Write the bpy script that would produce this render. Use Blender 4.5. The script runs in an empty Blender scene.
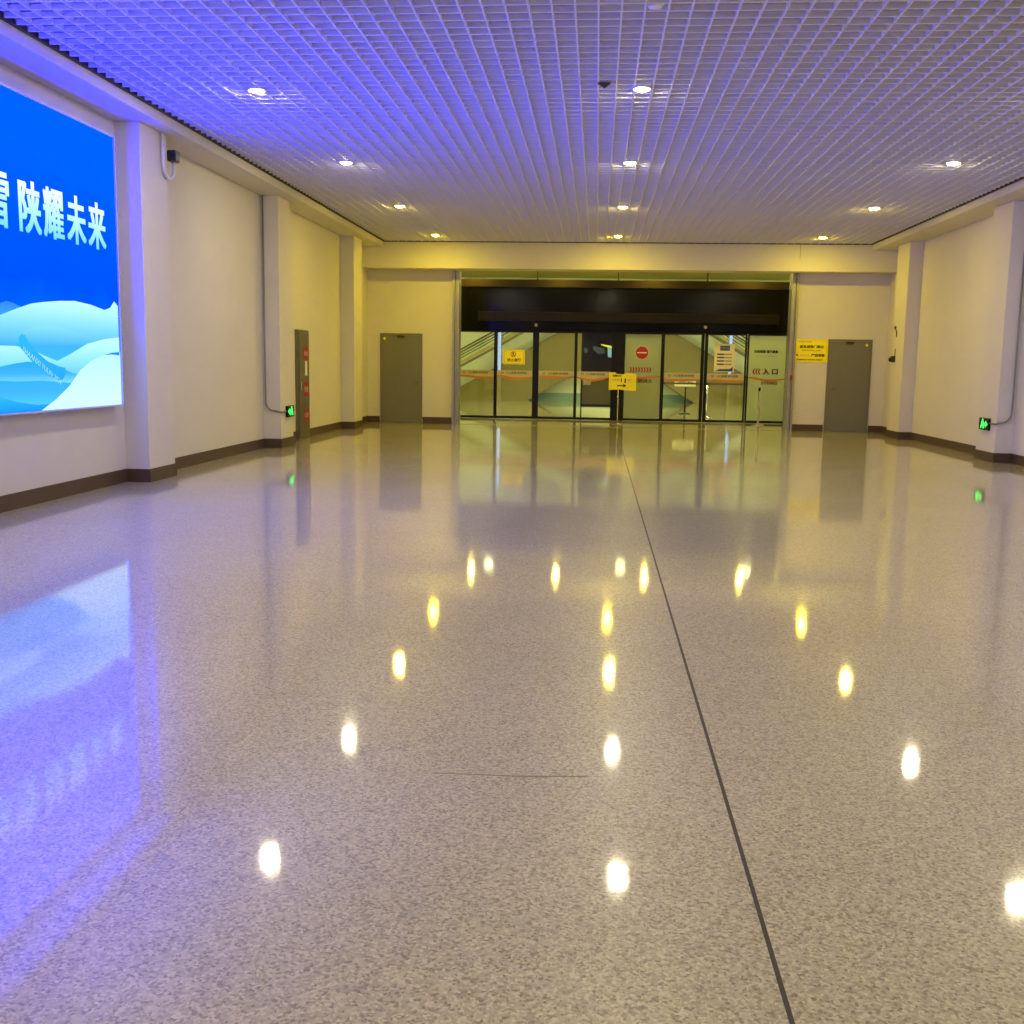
import bpy, bmesh, math, random
from mathutils import Vector, Matrix
random.seed(3)
COL = bpy.context.scene.collection
ROOT = {}            # root world position per object name

# ------------------------------------------------------------------ materials
def mat(name, col, rough=.6, metal=0., spec=.5, emit=None, es=0., noise=0., nscale=8., bump=0., bscale=60., coat=0.):
    m = bpy.data.materials.new(name); m.use_nodes = True
    nt = m.node_tree; b = nt.nodes['Principled BSDF']
    b.inputs['Base Color'].default_value = (*col, 1)
    b.inputs['Roughness'].default_value = rough
    b.inputs['Metallic'].default_value = metal
    b.inputs['Specular IOR Level'].default_value = spec
    b.inputs['Coat Weight'].default_value = coat
    if emit:
        b.inputs['Emission Color'].default_value = (*emit, 1)
        b.inputs['Emission Strength'].default_value = es
    if noise or bump:
        tc = nt.nodes.new('ShaderNodeTexCoord')
    if noise:
        n = nt.nodes.new('ShaderNodeTexNoise'); n.inputs['Scale'].default_value = nscale
        n.inputs['Detail'].default_value = 5
        nt.links.new(tc.outputs['Object'], n.inputs['Vector'])
        mx = nt.nodes.new('ShaderNodeMixRGB')
        mx.inputs['Color1'].default_value = (*[c*(1-noise) for c in col], 1)
        mx.inputs['Color2'].default_value = (*[min(1, c*(1+noise)) for c in col], 1)
        nt.links.new(n.outputs['Fac'], mx.inputs['Fac'])
        nt.links.new(mx.outputs['Color'], b.inputs['Base Color'])
    if bump:
        n2 = nt.nodes.new('ShaderNodeTexNoise'); n2.inputs['Scale'].default_value = bscale
        nt.links.new(tc.outputs['Object'], n2.inputs['Vector'])
        bp = nt.nodes.new('ShaderNodeBump'); bp.inputs['Strength'].default_value = bump
        bp.inputs['Distance'].default_value = .01
        nt.links.new(n2.outputs['Fac'], bp.inputs['Height'])
        nt.links.new(bp.outputs['Normal'], b.inputs['Normal'])
    return m

def emis(name, col, s):
    m = bpy.data.materials.new(name); m.use_nodes = True
    nt = m.node_tree; nt.nodes.clear()
    e = nt.nodes.new('ShaderNodeEmission'); e.inputs[0].default_value = (*col, 1); e.inputs[1].default_value = s
    o = nt.nodes.new('ShaderNodeOutputMaterial'); nt.links.new(e.outputs[0], o.inputs[0])
    return m

def emis_grad(name, stops, z0, z1, s, nz=0.0):
    """backlit print: colour printed from z0 (bottom) to z1 (top)"""
    m = bpy.data.materials.new(name); m.use_nodes = True
    nt = m.node_tree; nt.nodes.clear()
    tc = nt.nodes.new('ShaderNodeTexCoord'); sp = nt.nodes.new('ShaderNodeSeparateXYZ')
    nt.links.new(tc.outputs['Object'], sp.inputs[0])
    mr = nt.nodes.new('ShaderNodeMapRange'); mr.inputs[1].default_value = z0; mr.inputs[2].default_value = z1
    nt.links.new(sp.outputs['Z'], mr.inputs[0])
    src = mr.outputs[0]
    if nz:
        n = nt.nodes.new('ShaderNodeTexNoise'); n.inputs['Scale'].default_value = 1.6
        nt.links.new(tc.outputs['Object'], n.inputs['Vector'])
        ma = nt.nodes.new('ShaderNodeMath'); ma.operation = 'MULTIPLY_ADD'
        ma.inputs[1].default_value = nz; nt.links.new(n.outputs['Fac'], ma.inputs[0]); nt.links.new(src, ma.inputs[2])
        src = ma.outputs[0]
    cr = nt.nodes.new('ShaderNodeValToRGB')
    while len(cr.color_ramp.elements) < len(stops): cr.color_ramp.elements.new(.5)
    for el, (p, c) in zip(cr.color_ramp.elements, stops): el.position = p; el.color = (*c, 1)
    nt.links.new(src, cr.inputs[0])
    e = nt.nodes.new('ShaderNodeEmission'); e.inputs[1].default_value = s
    nt.links.new(cr.outputs[0], e.inputs[0])
    o = nt.nodes.new('ShaderNodeOutputMaterial'); nt.links.new(e.outputs[0], o.inputs[0])
    return m

def glass_mat(name, tint=(1, 1, 1), ior=1.5, rough=0.0):
    m = bpy.data.materials.new(name); m.use_nodes = True
    nt = m.node_tree; nt.nodes.clear()
    t = nt.nodes.new('ShaderNodeBsdfTransparent'); t.inputs[0].default_value = (*tint, 1)
    g = nt.nodes.new('ShaderNodeBsdfGlossy'); g.inputs['Roughness'].default_value = rough
    f = nt.nodes.new('ShaderNodeFresnel'); f.inputs[0].default_value = ior
    x = nt.nodes.new('ShaderNodeMixShader'); o = nt.nodes.new('ShaderNodeOutputMaterial')
    nt.links.new(f.outputs[0], x.inputs[0]); nt.links.new(t.outputs[0], x.inputs[1]); nt.links.new(g.outputs[0], x.inputs[2])
    nt.links.new(x.outputs[0], o.inputs[0])
    return m

def floor_mat(name, base, k=1.0):
    m = bpy.data.materials.new(name); m.use_nodes = True
    nt = m.node_tree; b = nt.nodes['Principled BSDF']; L = nt.links.new
    tc = nt.nodes.new('ShaderNodeTexCoord')
    v = nt.nodes.new('ShaderNodeTexVoronoi'); v.inputs['Scale'].default_value = 120
    L(tc.outputs['Object'], v.inputs['Vector'])
    cr = nt.nodes.new('ShaderNodeValToRGB'); e = cr.color_ramp.elements
    e[0].position = .0; e[0].color = (base[0]*.50, base[1]*.48, base[2]*.50, 1)
    e[1].position = 1.; e[1].color = (base[0]*1.4, base[1]*1.38, base[2]*1.36, 1)
    q = cr.color_ramp.elements.new(.25); q.color = (base[0]*.85, base[1]*.84, base[2]*.84, 1)
    q = cr.color_ramp.elements.new(.75); q.color = (base[0]*1.12, base[1]*1.12, base[2]*1.12, 1)
    sx = nt.nodes.new('ShaderNodeSeparateColor'); L(v.outputs['Color'], sx.inputs[0]); L(sx.outputs[0], cr.inputs[0])
    n = nt.nodes.new('ShaderNodeTexNoise'); n.inputs['Scale'].default_value = .8; n.inputs['Detail'].default_value = 6
    L(tc.outputs['Object'], n.inputs['Vector'])
    mr = nt.nodes.new('ShaderNodeMapRange'); mr.inputs[3].default_value = .86; mr.inputs[4].default_value = 1.14
    L(n.outputs['Fac'], mr.inputs[0])
    mx = nt.nodes.new('ShaderNodeMixRGB'); mx.blend_type = 'MULTIPLY'; mx.inputs['Fac'].default_value = 1
    L(cr.outputs[0], mx.inputs['Color1']); L(mr.outputs[0], mx.inputs['Color2'])
    L(mx.outputs[0], b.inputs['Base Color'])
    n2 = nt.nodes.new('ShaderNodeTexNoise'); n2.inputs['Scale'].default_value = 1.3; n2.inputs['Detail'].default_value = 4
    L(tc.outputs['Object'], n2.inputs['Vector'])
    r = nt.nodes.new('ShaderNodeMapRange'); r.inputs[3].default_value = .02*k; r.inputs[4].default_value = .075*k
    L(n2.outputs['Fac'], r.inputs[0]); L(r.outputs[0], b.inputs['Coat Roughness'])
    b.inputs['Roughness'].default_value = .35; b.inputs['Coat Weight'].default_value = 1.0; b.inputs['Coat IOR'].default_value = 1.44
    b.inputs['Specular IOR Level'].default_value = .2
    b.inputs['IOR'].default_value = 1.52
    n3 = nt.nodes.new('ShaderNodeTexNoise'); n3.inputs['Scale'].default_value = 45; n3.inputs['Detail'].default_value = 3
    L(tc.outputs['Object'], n3.inputs['Vector'])
    bp = nt.nodes.new('ShaderNodeBump'); bp.inputs['Strength'].default_value = .06; bp.inputs['Distance'].default_value = .002
    L(n3.outputs['Fac'], bp.inputs['Height']); L(bp.outputs['Normal'], b.inputs['Normal']); L(bp.outputs['Normal'], b.inputs['Coat Normal'])
    return m

def film_mat(name, col):
    m = bpy.data.materials.new(name); m.use_nodes = True
    nt = m.node_tree; nt.nodes.clear()
    a = nt.nodes.new('ShaderNodeBsdfDiffuse'); a.inputs[0].default_value = (*col, 1)
    t = nt.nodes.new('ShaderNodeBsdfTranslucent'); t.inputs[0].default_value = (*col, 1)
    x = nt.nodes.new('ShaderNodeMixShader'); x.inputs[0].default_value = .5
    o = nt.nodes.new('ShaderNodeOutputMaterial')
    nt.links.new(a.outputs[0], x.inputs[1]); nt.links.new(t.outputs[0], x.inputs[2]); nt.links.new(x.outputs[0], o.inputs[0])
    return m

M = dict(
 wall=mat('painted plaster', (.66, .625, .55), .75, noise=.04, nscale=1.5, bump=.05, bscale=90),
 beam=mat('painted board', (.66, .625, .55), .7, noise=.03, nscale=2),
 floor=floor_mat('polished terrazzo', (.45, .405, .265)),
 hallfloor=floor_mat('polished hall stone', (.36, .35, .18), .8),
 joint=mat('rubber joint filler', (.045, .035, .025), .7),
 base=mat('brown baseboard paint', (.075, .045, .03), .45, noise=.1, nscale=6),
 grid=mat('white enamelled aluminium', (.80, .80, .80), .6, spec=.3),
 slab=mat('unpainted slab above grid', (.48, .48, .48), .9, noise=.12, nscale=2),
 black=mat('black anodised frame', (.005, .006, .003), .35, spec=.2),
 fascia=mat('black glossy fascia', (.003, .003, .002), .15, spec=.12, noise=.3, nscale=1.5),
 brown_refl=mat('dark brown reflection band', (.012, .009, .002), .3, spec=.15, noise=.25, nscale=2),
 steel=mat('brushed steel', (.36, .35, .28), .45, metal=.85, noise=.12, nscale=5),
 chrome=mat('polished chrome', (.75, .74, .68), .12, metal=1),
 door=mat('grey painted steel', (.17, .165, .125), .5, noise=.06, nscale=3),
 cab=mat('grey cabinet steel', (.20, .185, .15), .32, metal=.7, noise=.12, nscale=4),
 red=mat('red sticker', (.30, .012, .02), .5, noise=.1, nscale=30),
 white=mat('white sticker', (.78, .76, .70), .5),
 yellow=mat('yellow sign plastic', (.95, .82, .0), .45, noise=.03, nscale=6),
 ylwborder=mat('ochre border print', (.50, .32, .0), .5),
 ink=mat('black ink', (.02, .016, .012), .6),
 redink=mat('red ink', (.34, .004, .010), .5),
 blueink=mat('dark blue ink', (.015, .05, .16), .5),
 navy=mat('bright blue ink', (.01, .07, .28), .5),
 greyink=mat('grey ink', (.30, .30, .27), .6),
 frost=film_mat('frosted film', (.72, .80, .55)),
 frost2=film_mat('grey frosted film', (.56, .62, .46)),
 paper=mat('cream paper', (.80, .72, .48), .6),
 decal=mat('cream decal film', (.55, .48, .28), .5),
 orange=mat('orange decal film', (.55, .20, .01), .5),
 glass=glass_mat('clear glass', (.97, .99, .94)),
 hglass=glass_mat('hall balustrade glass', (.96, .98, .92)),
 hallwall=mat('pale hall panels', (.80, .86, .66), .6, noise=.03, nscale=2),
 brown=mat('olive brown cladding', (.22, .18, .05), .35, noise=.12, nscale=1.2),
 teal=mat('teal skirting', (.24, .40, .33), .5),
 rail=mat('dark handrail rubber', (.07, .06, .03), .4),
 truss=mat('escalator side cladding', (.30, .26, .12), .3, metal=.3),
 pipe=mat('white plastic pipe', (.72, .72, .72), .45),
 conduit=mat('grey metal conduit', (.26, .26, .25), .4, metal=.4),
 cctv=mat('dark camera housing', (.02, .025, .05), .35),
 lens=mat('camera lens glass', (.01, .01, .015), .08),
 lamp=emis('warm lamp lens', (1., .88, .56), 800),
 lampw=emis('warmer lamp lens', (1., .77, .13), 950),
 lampa=emis('yellow lamp lens', (1., .75, .03), 1000),
 lampy=emis('amber lamp lens', (1., .78, .12), 900),
 lamptrim=mat('white lamp trim', (.85, .83, .78), .4),
 halllamp=emis('hall lamp lens', (1., .96, .44), 92),
 green=emis('green exit light', (.05, 1., .10), 2.6),
 bluecol=emis('blue white column light', (.45, .62, 1.), 1.1),
 refl_y=emis('yellow screen reflection', (.9, .85, .0), 1.1),
 refl_w=emis('pale screen reflection', (.36, .55, .52), .8),
 refl_b=emis('dim screen reflection', (.05, .08, .06), .8),
 led=emis('small indicator light', (.9, .8, .55), 1.2),
 ledred=emis('red indicator light', (1., .05, .03), 1.5),
 screen=mat('black screen', (.003, .003, .003), .5, spec=.1),
 dark=mat('dark green plastic', (.035, .045, .025), .5),
)

# ------------------------------------------------------------------ helpers
def box(bm, x0, x1, y0, y1, z0, z1, mi=0, bev=0.):
    vs = [bm.verts.new((x, y, z)) for x in (x0, x1) for y in (y0, y1) for z in (z0, z1)]
    fs = [(0,1,3,2), (4,6,7,5), (0,4,5,1), (2,3,7,6), (0,2,6,4), (1,5,7,3)]
    out = []
    for f in fs:
        q = bm.faces.new([vs[i] for i in f]); q.material_index = mi; out.append(q)
    if bev:
        es = {e for q in out for e in q.edges}
        bmesh.ops.bevel(bm, geom=list(es), offset=bev, segments=2, affect='EDGES', profile=.5)
def prism(bm, pts, axis, a, b, mi=0):
    """pts 2-D outline extruded along axis from a to b.  axis 'x': pts=(y,z); 'y': pts=(x,z); 'z': pts=(x,y)"""
    def P(p, t): return {'x': (t, p[0], p[1]), 'y': (p[0], t, p[1]), 'z': (p[0], p[1], t)}[axis]
    A = [bm.verts.new(P(p, a)) for p in pts]; B = [bm.verts.new(P(p, b)) for p in pts]
    n = len(pts)
    fs = [bm.faces.new(A), bm.faces.new(B[::-1])]
    for i in range(n): fs.append(bm.faces.new((A[i], B[i], B[(i+1) % n], A[(i+1) % n])))
    for f in fs: f.material_index = mi
    return fs
def tube(bm, pts, r, seg=10, mi=0, cap=True):
    pts = [Vector(p) for p in pts]; rings = []
    up = Vector((0, 0, 1))
    for i, p in enumerate(pts):
        d = (pts[min(i+1, len(pts)-1)] - pts[max(i-1, 0)]).normalized()
        ref = Vector((1, 0, 0)) if abs(d.x) < .9 else Vector((0, 1, 0))
        u = d.cross(ref).normalized(); v = d.cross(u)
        rings.append([bm.verts.new(p + (u*math.cos(t*2*math.pi/seg) + v*math.sin(t*2*math.pi/seg))*r) for t in range(seg)])
    for a, b in zip(rings, rings[1:]):
        for t in range(seg):
            f = bm.faces.new((a[t], a[(t+1) % seg], b[(t+1) % seg], b[t])); f.material_index = mi; f.smooth = True
    if cap:
        f = bm.faces.new(rings[0][::-1]); f.material_index = mi
        f = bm.faces.new(rings[-1]); f.material_index = mi
def lathe(bm, prof, cx, cy, seg=32, mi=0):
    """prof = (r, z) list"""
    rings = []
    for r, z in prof:
        if r < 1e-6: rings.append([bm.verts.new((cx, cy, z))])
        else: rings.append([bm.verts.new((cx+r*math.cos(t*2*math.pi/seg), cy+r*math.sin(t*2*math.pi/seg), z)) for t in range(seg)])
    for a, b in zip(rings, rings[1:]):
        for t in range(seg):
            q = [a[t % len(a)], a[(t+1) % len(a)], b[(t+1) % len(b)], b[t % len(b)]]
            q2 = []
            for v in q:
                if v not in q2: q2.append(v)
            if len(q2) > 2:
                f = bm.faces.new(q2); f.material_index = mi; f.smooth = True
def empty(name, loc, label=None, cat=None, group=None, kind=None):
    o = bpy.data.objects.new(name, None); COL.objects.link(o); o.location = loc
    o.empty_display_size = .1
    ROOT[o.name] = Vector(loc); tag(o, label, cat, group, kind); return o
def tag(o, label=None, cat=None, group=None, kind=None):
    if label: o['label'] = label
    if cat: o['category'] = cat
    if group: o['group'] = group
    if kind: o['kind'] = kind
    return o
def obj(name, bm, mats, parent=None, loc=None, label=None, cat=None, group=None, kind=None, fix=True):
    """mesh given in world coordinates; linked as one object"""
    if fix: bmesh.ops.recalc_face_normals(bm, faces=bm.faces[:])
    org = ROOT[parent.name] if parent else Vector(loc if loc else (0, 0, 0))
    bmesh.ops.translate(bm, verts=bm.verts[:], vec=-org)
    me = bpy.data.meshes.new(name); bm.to_mesh(me); bm.free()
    for m in (mats if isinstance(mats, (list, tuple)) else [mats]): me.materials.append(M[m] if isinstance(m, str) else m)
    o = bpy.data.objects.new(name, me); COL.objects.link(o)
    if parent: o.parent = parent
    else: o.location = org
    ROOT[o.name] = org
    tag(o, label, cat, group, kind)
    return o
def copy_tree(o, parent=None):
    c = o.copy(); COL.objects.link(c); c.parent = parent
    for ch in list(o.children): copy_tree(ch, c)
    return c

_tc = {}
def text_mesh(body, offset=0.):
    k = (body, offset)
    if k not in _tc:
        cu = bpy.data.curves.new('glyphs', 'FONT'); cu.body = body; cu.size = 1; cu.offset = offset; cu.resolution_u = 3
        o = bpy.data.objects.new('glyphs', cu); COL.objects.link(o)
        bpy.context.view_layer.update()
        me = bpy.data.meshes.new_from_object(o.evaluated_get(bpy.context.evaluated_depsgraph_get()))
        vs = [(v.co.x, v.co.y) for v in me.vertices]; fs = [tuple(p.vertices) for p in me.polygons]
        bpy.data.objects.remove(o); bpy.data.curves.remove(cu); bpy.data.meshes.remove(me)
        _tc[k] = (vs, fs)
    return _tc[k]

class Face:
    """a flat face in space: origin o, axes u (right) and v (up), n towards the viewer"""
    def __init__(s, o, u, v=(0, 0, 1)):
        s.o = Vector(o); s.u = Vector(u); s.v = Vector(v); s.n = s.u.cross(s.v)
        s.bm = bmesh.new(); s.mats = []
    def mi(s, m):
        if m not in s.mats: s.mats.append(m)
        return s.mats.index(m)
    def P(s, u, v, d): return s.o + s.u*u + s.v*v + s.n*d
    def poly(s, pts, m, d0=0., d1=.002):
        mi = s.mi(m); n = len(pts)
        A = [s.bm.verts.new(s.P(a, b, d0)) for a, b in pts]; B = [s.bm.verts.new(s.P(a, b, d1)) for a, b in pts]
        fs = [s.bm.faces.new(A[::-1]), s.bm.faces.new(B)]
        for i in range(n): fs.append(s.bm.faces.new((A[i], A[(i+1) % n], B[(i+1) % n], B[i])))
        for f in fs: f.material_index = mi
    def rect(s, u0, u1, v0, v1, m, d0=0., d1=.002): s.poly([(u0, v0), (u1, v0), (u1, v1), (u0, v1)], m, d0, d1)
    def disc(s, cu, cv, r, m, d0=0., d1=.002, seg=32, r2=None):
        s.poly([(cu+r*math.cos(t*2*math.pi/seg), cv+(r2 or r)*math.sin(t*2*math.pi/seg)) for t in range(seg)], m, d0, d1)
    def ring(s, cu, cv, r, w, m, d0, d1, seg=32):
        for t in range(seg):
            a, b = t*2*math.pi/seg, (t+1)*2*math.pi/seg
            s.poly([(cu+r*math.cos(a), cv+r*math.sin(a)), (cu+r*math.cos(b), cv+r*math.sin(b)),
                    (cu+(r-w)*math.cos(b), cv+(r-w)*math.sin(b)), (cu+(r-w)*math.cos(a), cv+(r-w)*math.sin(a))][::1], m, d0, d1)
    def text(s, body, u0, u1, v0, v1, m, d=.003, offset=0.):
        vs, fs = text_mesh(body, 0.); mi = s.mi(m)
        if not vs: return
        if offset:
            w = (u1-u0)*offset/max(1, len(body))*1.0; w2 = w*.55; u0 += w; u1 -= w; v0 += w2; v1 -= w2
            for a, b in ((-w, -w2), (w, -w2), (-w, w2), (w, w2), (0, 0)):
                s.text(body, u0+a, u1+a, v0+b, v1+b, m, d)
            return
        x0 = min(a for a, b in vs); x1 = max(a for a, b in vs); y0 = min(b for a, b in vs); y1 = max(b for a, b in vs)
        V = [s.bm.verts.new(s.P(u0+(a-x0)/(x1-x0)*(u1-u0), v0+(b-y0)/max(1e-6, y1-y0)*(v1-v0), d)) for a, b in vs]
        for f in fs:
            try: q = s.bm.faces.new([V[i] for i in f]); q.material_index = mi
            except ValueError: pass
    def done(s, name, parent=None, fix=False, **k):
        return obj(name, s.bm, s.mats, parent, fix=fix, **k)

# ------------------------------------------------------------------ dimensions
XL, XR, PL, PR = -5.72, 6.92, -5.42, 6.64        # wall planes and pilaster faces
YB, YBM, YF = 26.3, 25.7, -5.0                   # back wall, beam face, wall behind the camera
H, HS, HB = 4.38, 4.25, 3.76                     # grid, side soffit, beam underside
CL, CR = -5.2, 6.3                               # grid edges
YD = 29.4                                        # glass doors
PILL = [(1.65, 2.43), (7.05, 7.83), (12.47, 13.25), (17.9, 18.65), (23.5, 24.3)]
PILR = [(1.85, 2.7), (7.3, 8.15), (12.75, 13.6), (18.16, 19.03), (23.85, 24.78)]

def profile(xw, xp, pil, y0, y1):
    pts = [(xw, y0)]
    for a, b in pil: pts += [(xw, a), (xp, a), (xp, b), (xw, b)]
    pts.append((xw, y1)); return pts

# ------------------------------------------------------------------ setting
bm = bmesh.new(); box(bm, XL-.4, XR+.4, YF-.3, YD-.05, -.2, 0)
floor = obj('floor', bm, 'floor', kind='structure')
bm = bmesh.new(); prism(bm, [(.484, YF), (.497, YF), (.497, 26.1), (.484, 26.1)], 'z', -.005, .0012)
obj('expansion_joint', bm, 'joint', floor)
bm = bmesh.new(); prism(bm, [(-.555, 3.695), (-.2, 3.70), (.01, 3.73), (.01, 3.737), (-.2, 3.708), (-.555, 3.70)], 'z', -.004, .0008)
obj('hairline_crack', bm, mat('dust filled crack', (.20, .17, .12), .6), floor)
bm = bmesh.new(); box(bm, -3.4, 4.6, 26.18, 26.30, -.004, .004)
obj('threshold_strip', bm, mat('brass threshold strip', (.72, .62, .25), .25, metal=.6), floor)
bm = bmesh.new(); box(bm, -3.9, 5.25, 29.15, 29.34, -.004, .003)
obj('threshold_strip', bm, 'cab', floor)
bm = bmesh.new(); box(bm, -16, 18, YD-.05, 46.6, -.2, 0)
obj('floor', bm, 'hallfloor', kind='structure')

TR = iter(range(6, 40))
def wall_poly(name, xw, xp, pil, xo):
    bm = bmesh.new(); box(bm, min(xw, xo), max(xw, xo), YF-.2, YB+.3, 0, 4.7)
    obj(name, bm, 'wall', kind='structure')
    for a, b in pil:
        bm = bmesh.new(); box(bm, min(xw, xp), max(xw, xp), a, b, 0, HS)
        obj('trim_%d' % next(TR), bm, 'wall', kind='structure')
wall_poly('wall_left', XL, PL, PILL, XL-.35)
wall_poly('wall_right', XR, PR, PILR, XR+.35)
bm = bmesh.new(); box(bm, XL, XR, YF-.2, YF, 0, 4.7)
obj('wall_front', bm, 'wall', kind='structure')
bm = bmesh.new()
box(bm, XL, -3.58, YB, YB+.3, 0, 4.7); box(bm, 4.77, XR, YB, YB+.3, 0, 4.7)
box(bm, -3.58, 4.77, YB+.001, YB+.299, 4.15, 4.7)
obj('wall_back', bm, 'wall', kind='structure')
def baseboard(name, xw, xp, pil, s):
    t = .018
    a = profile(xw, xp, pil, YF, YB)
    b = [(xw+s*t, YF)]
    for p, q in pil: b += [(xw+s*t, p-t), (xp+s*t, p-t), (xp+s*t, q+t), (xw+s*t, q+t)]
    b.append((xw+s*t, YB))
    bm = bmesh.new()
    for i in range(len(a)-1): prism(bm, [a[i], a[i+1], b[i+1], b[i]], 'z', 0, .16)
    obj(name, bm, 'base', kind='structure')
baseboard('baseboard_left', XL, PL, PILL, 1)
baseboard('baseboard_right', XR, PR, PILR, -1)
bm = bmesh.new()
for a, b in ((XL+.018, -5.42), (-4.33, -3.58), (4.77, 5.52), (6.60, XR-.018)): box(bm, a, b, YB-.018, YB, 0, .16)
obj('baseboard_back', bm, 'base', kind='structure')

# side soffits with a dropped lip, and the deep beam over the entrance
for nm, x0, x1, xl in (('trim_1', XL, CL, CL), ('trim_2', CR, XR, CR)):
    bm = bmesh.new(); box(bm, x0, x1, YF, YBM, HS, 4.47)
    s = obj(nm, bm, 'beam', kind='structure')
bm = bmesh.new(); box(bm, XL, XR, YBM, YB, HB, 4.47)
beam = obj('trim_3', bm, 'beam', kind='structure')
bm = bmesh.new(); box(bm, 4.655, 4.662, YBM-.002, YBM, 4.05, 4.37)
obj('board_joint', bm, 'joint', beam)

# open-cell ceiling grid
bm = bmesh.new()
c = .190; x = -.256; y = 8.995
xs = [x+k*c for k in range(-40, 50) if CL+.03 < x+k*c < CR-.03]
ys = [y+k*c for k in range(-90, 100) if YF < y+k*c < YBM-.05]
for xx in xs: box(bm, xx-.008, xx+.008, YF, YBM-.05, H, H+.042)
for yy in ys: box(bm, CL+.05, CR-.05, yy-.010, yy+.010, H-.0005, H+.0415)
ceil = obj('ceiling', bm, 'grid', kind='structure', fix=False)
bm = bmesh.new(); box(bm, CL+.01, CL+.035, YF, YBM-.01, H-.01, H+.05); box(bm, CR-.035, CR-.01, YF, YBM-.01, H-.01, H+.05); box(bm, CL, CR, YBM-.035, YBM-.01, H-.01, H+.05)
obj('edge_channel', bm, 'joint', ceil)
bm = bmesh.new(); box(bm, XL-.3, XR+.3, YF-.2, YBM+.7, 4.75, 4.85)
obj('ceiling_slab', bm, 'slab', ceil)

# steel doors in the back wall
def steel_door(name, x0, x1, h, hx):
    e = empty(name, ((x0+x1)/2, YB, 0), kind='structure')
    bm = bmesh.new()
    t = .045
    for a, b, z0, z1 in ((x0, x0+t, 0, h), (x1-t, x1, 0, h), (x0+t, x1-t, h-t, h)): box(bm, a, b, YB-.03, YB-.001, z0, z1)
    obj('door_frame', bm, 'door', e)
    bm = bmesh.new(); box(bm, x0+t+.004, x1-t-.004, YB-.022, YB-.001, .008, h-t-.004)
    leaf = obj('door_leaf', bm, 'door', e)
    bm = bmesh.new(); box(bm, hx-.02, hx+.02, YB-.030, YB-.022, .92, 1.10); s = -1 if hx > (x0+x1)/2 else 1
    tube(bm, [(hx, YB-.03, 1.03), (hx, YB-.065, 1.03), (hx+s*.11, YB-.065, 1.03)], .009)
    obj('door_handle', bm, 'cab', leaf)
    bm = bmesh.new(); xm = (x0+x1)/2; box(bm, xm-.10, xm+.08, YB-.055, YB-.022, h-.11, h-.055, bev=.004)
    obj('door_closer', bm, 'joint', leaf)
    sx = x0+.11 if s < 0 else x1-.13
    f = Face((0, YB-.022, 0), (1, 0, 0)); f.disc(sx, h-.13, .03, 'yellow', 0, .003); f.done('sticker', leaf)
steel_door('door_1', -5.40, -4.34, 2.22, -4.44)
steel_door('door_2', 5.54, 6.58, 2.22, 5.68)

# steel clad jambs of the wide opening
for nm, x0, x1 in (('trim_4', -3.59, -3.42), ('trim_5', 4.61, 4.77)):
    bm = bmesh.new(); w = x1-x0
    box(bm, x0, x0+w*.36, 26.22, 26.62, 0, HB-.0, bev=.006)
    box(bm, x0+w*.40, x0+w*.60, 26.26, 26.62, 0, HB)
    box(bm, x0+w*.64, x1, 26.22, 26.62, 0, HB, bev=.006)
    box(bm, x0+.005, x1-.005, 26.30, 26.62, 0, HB)
    j = obj(nm, bm, 'steel', kind='structure')
bm = bmesh.new(); box(bm, 4.66, 4.72, 26.195, 26.22, 1.24, 1.34, bev=.004)
o = obj('switch_box', bm, 'red', loc=(4.69, 26.22, 1.24), label='tiny red switch box on the steel jamb right of the entrance', cat='switch')

# vestibule between the opening and the glass doors
bm = bmesh.new(); box(bm, -4.1, -3.9, YB+.3, YD+.1, 0, 4.25); obj('wall_left', bm, 'wall', kind='structure')
bm = bmesh.new(); box(bm, 5.26, 5.46, YB+.3, YD+.1, 0, 4.25); obj('wall_right', bm, 'wall', kind='structure')
bm = bmesh.new(); box(bm, -4.1, 5.46, YB+.3, YD+.1, 4.25, 4.35); obj('ceiling', bm, 'beam', kind='structure')

# automatic glass doors
d3 = empty('door_3', (.68, YD, 0), kind='structure')
bm = bmesh.new(); box(bm, -3.9, 5.26, YD-.02, YD+.1, 2.42, 3.80)
obj('fascia', bm, 'fascia', d3)
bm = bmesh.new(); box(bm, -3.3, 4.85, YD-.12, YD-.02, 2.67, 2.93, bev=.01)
obj('reflection_band', bm, 'brown_refl', d3)  # brown reflection in the dark fascia, built as a raised coloured band
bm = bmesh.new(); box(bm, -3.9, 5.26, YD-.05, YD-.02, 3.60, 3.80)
obj('top_reflection', bm, mat('dark brown reflection', (.03, .02, .006), .4, spec=.2), d3)  # upper brown reflection of the fascia, put in as a coloured strip
bm = bmesh.new(); box(bm, -3.9, 5.26, YD-.02, YD+.1, 4.21, 4.25); 
for xx in (-3.9, -1.7, .5, 2.9, 5.22): box(bm, xx, xx+.03, YD, YD+.08, 3.8, 4.21)
obj('clerestory_frame', bm, 'joint', d3)
bm = bmesh.new(); box(bm, -3.87, 5.22, YD+.03, YD+.04, 3.8, 4.21)
obj('clerestory_pane', bm, 'glass', d3)
bm = bmesh.new(); box(bm, .40, .74, YD-.03, YD+.09, 0, 2.42); box(bm, 5.10, 5.26, YD-.03, YD+.09, 0, 2.42); box(bm, -3.9, -3.84, YD-.03, YD+.09, 0, 2.42)
obj('door_post', bm, 'black', d3)
PAN = [(-3.83, -2.85), (-2.77, -1.78), (-1.61, -.63), (-.55, .385), (.755, 1.735), (1.83, 2.815), (3.0, 4.0), (4.10, 5.09)]
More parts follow.
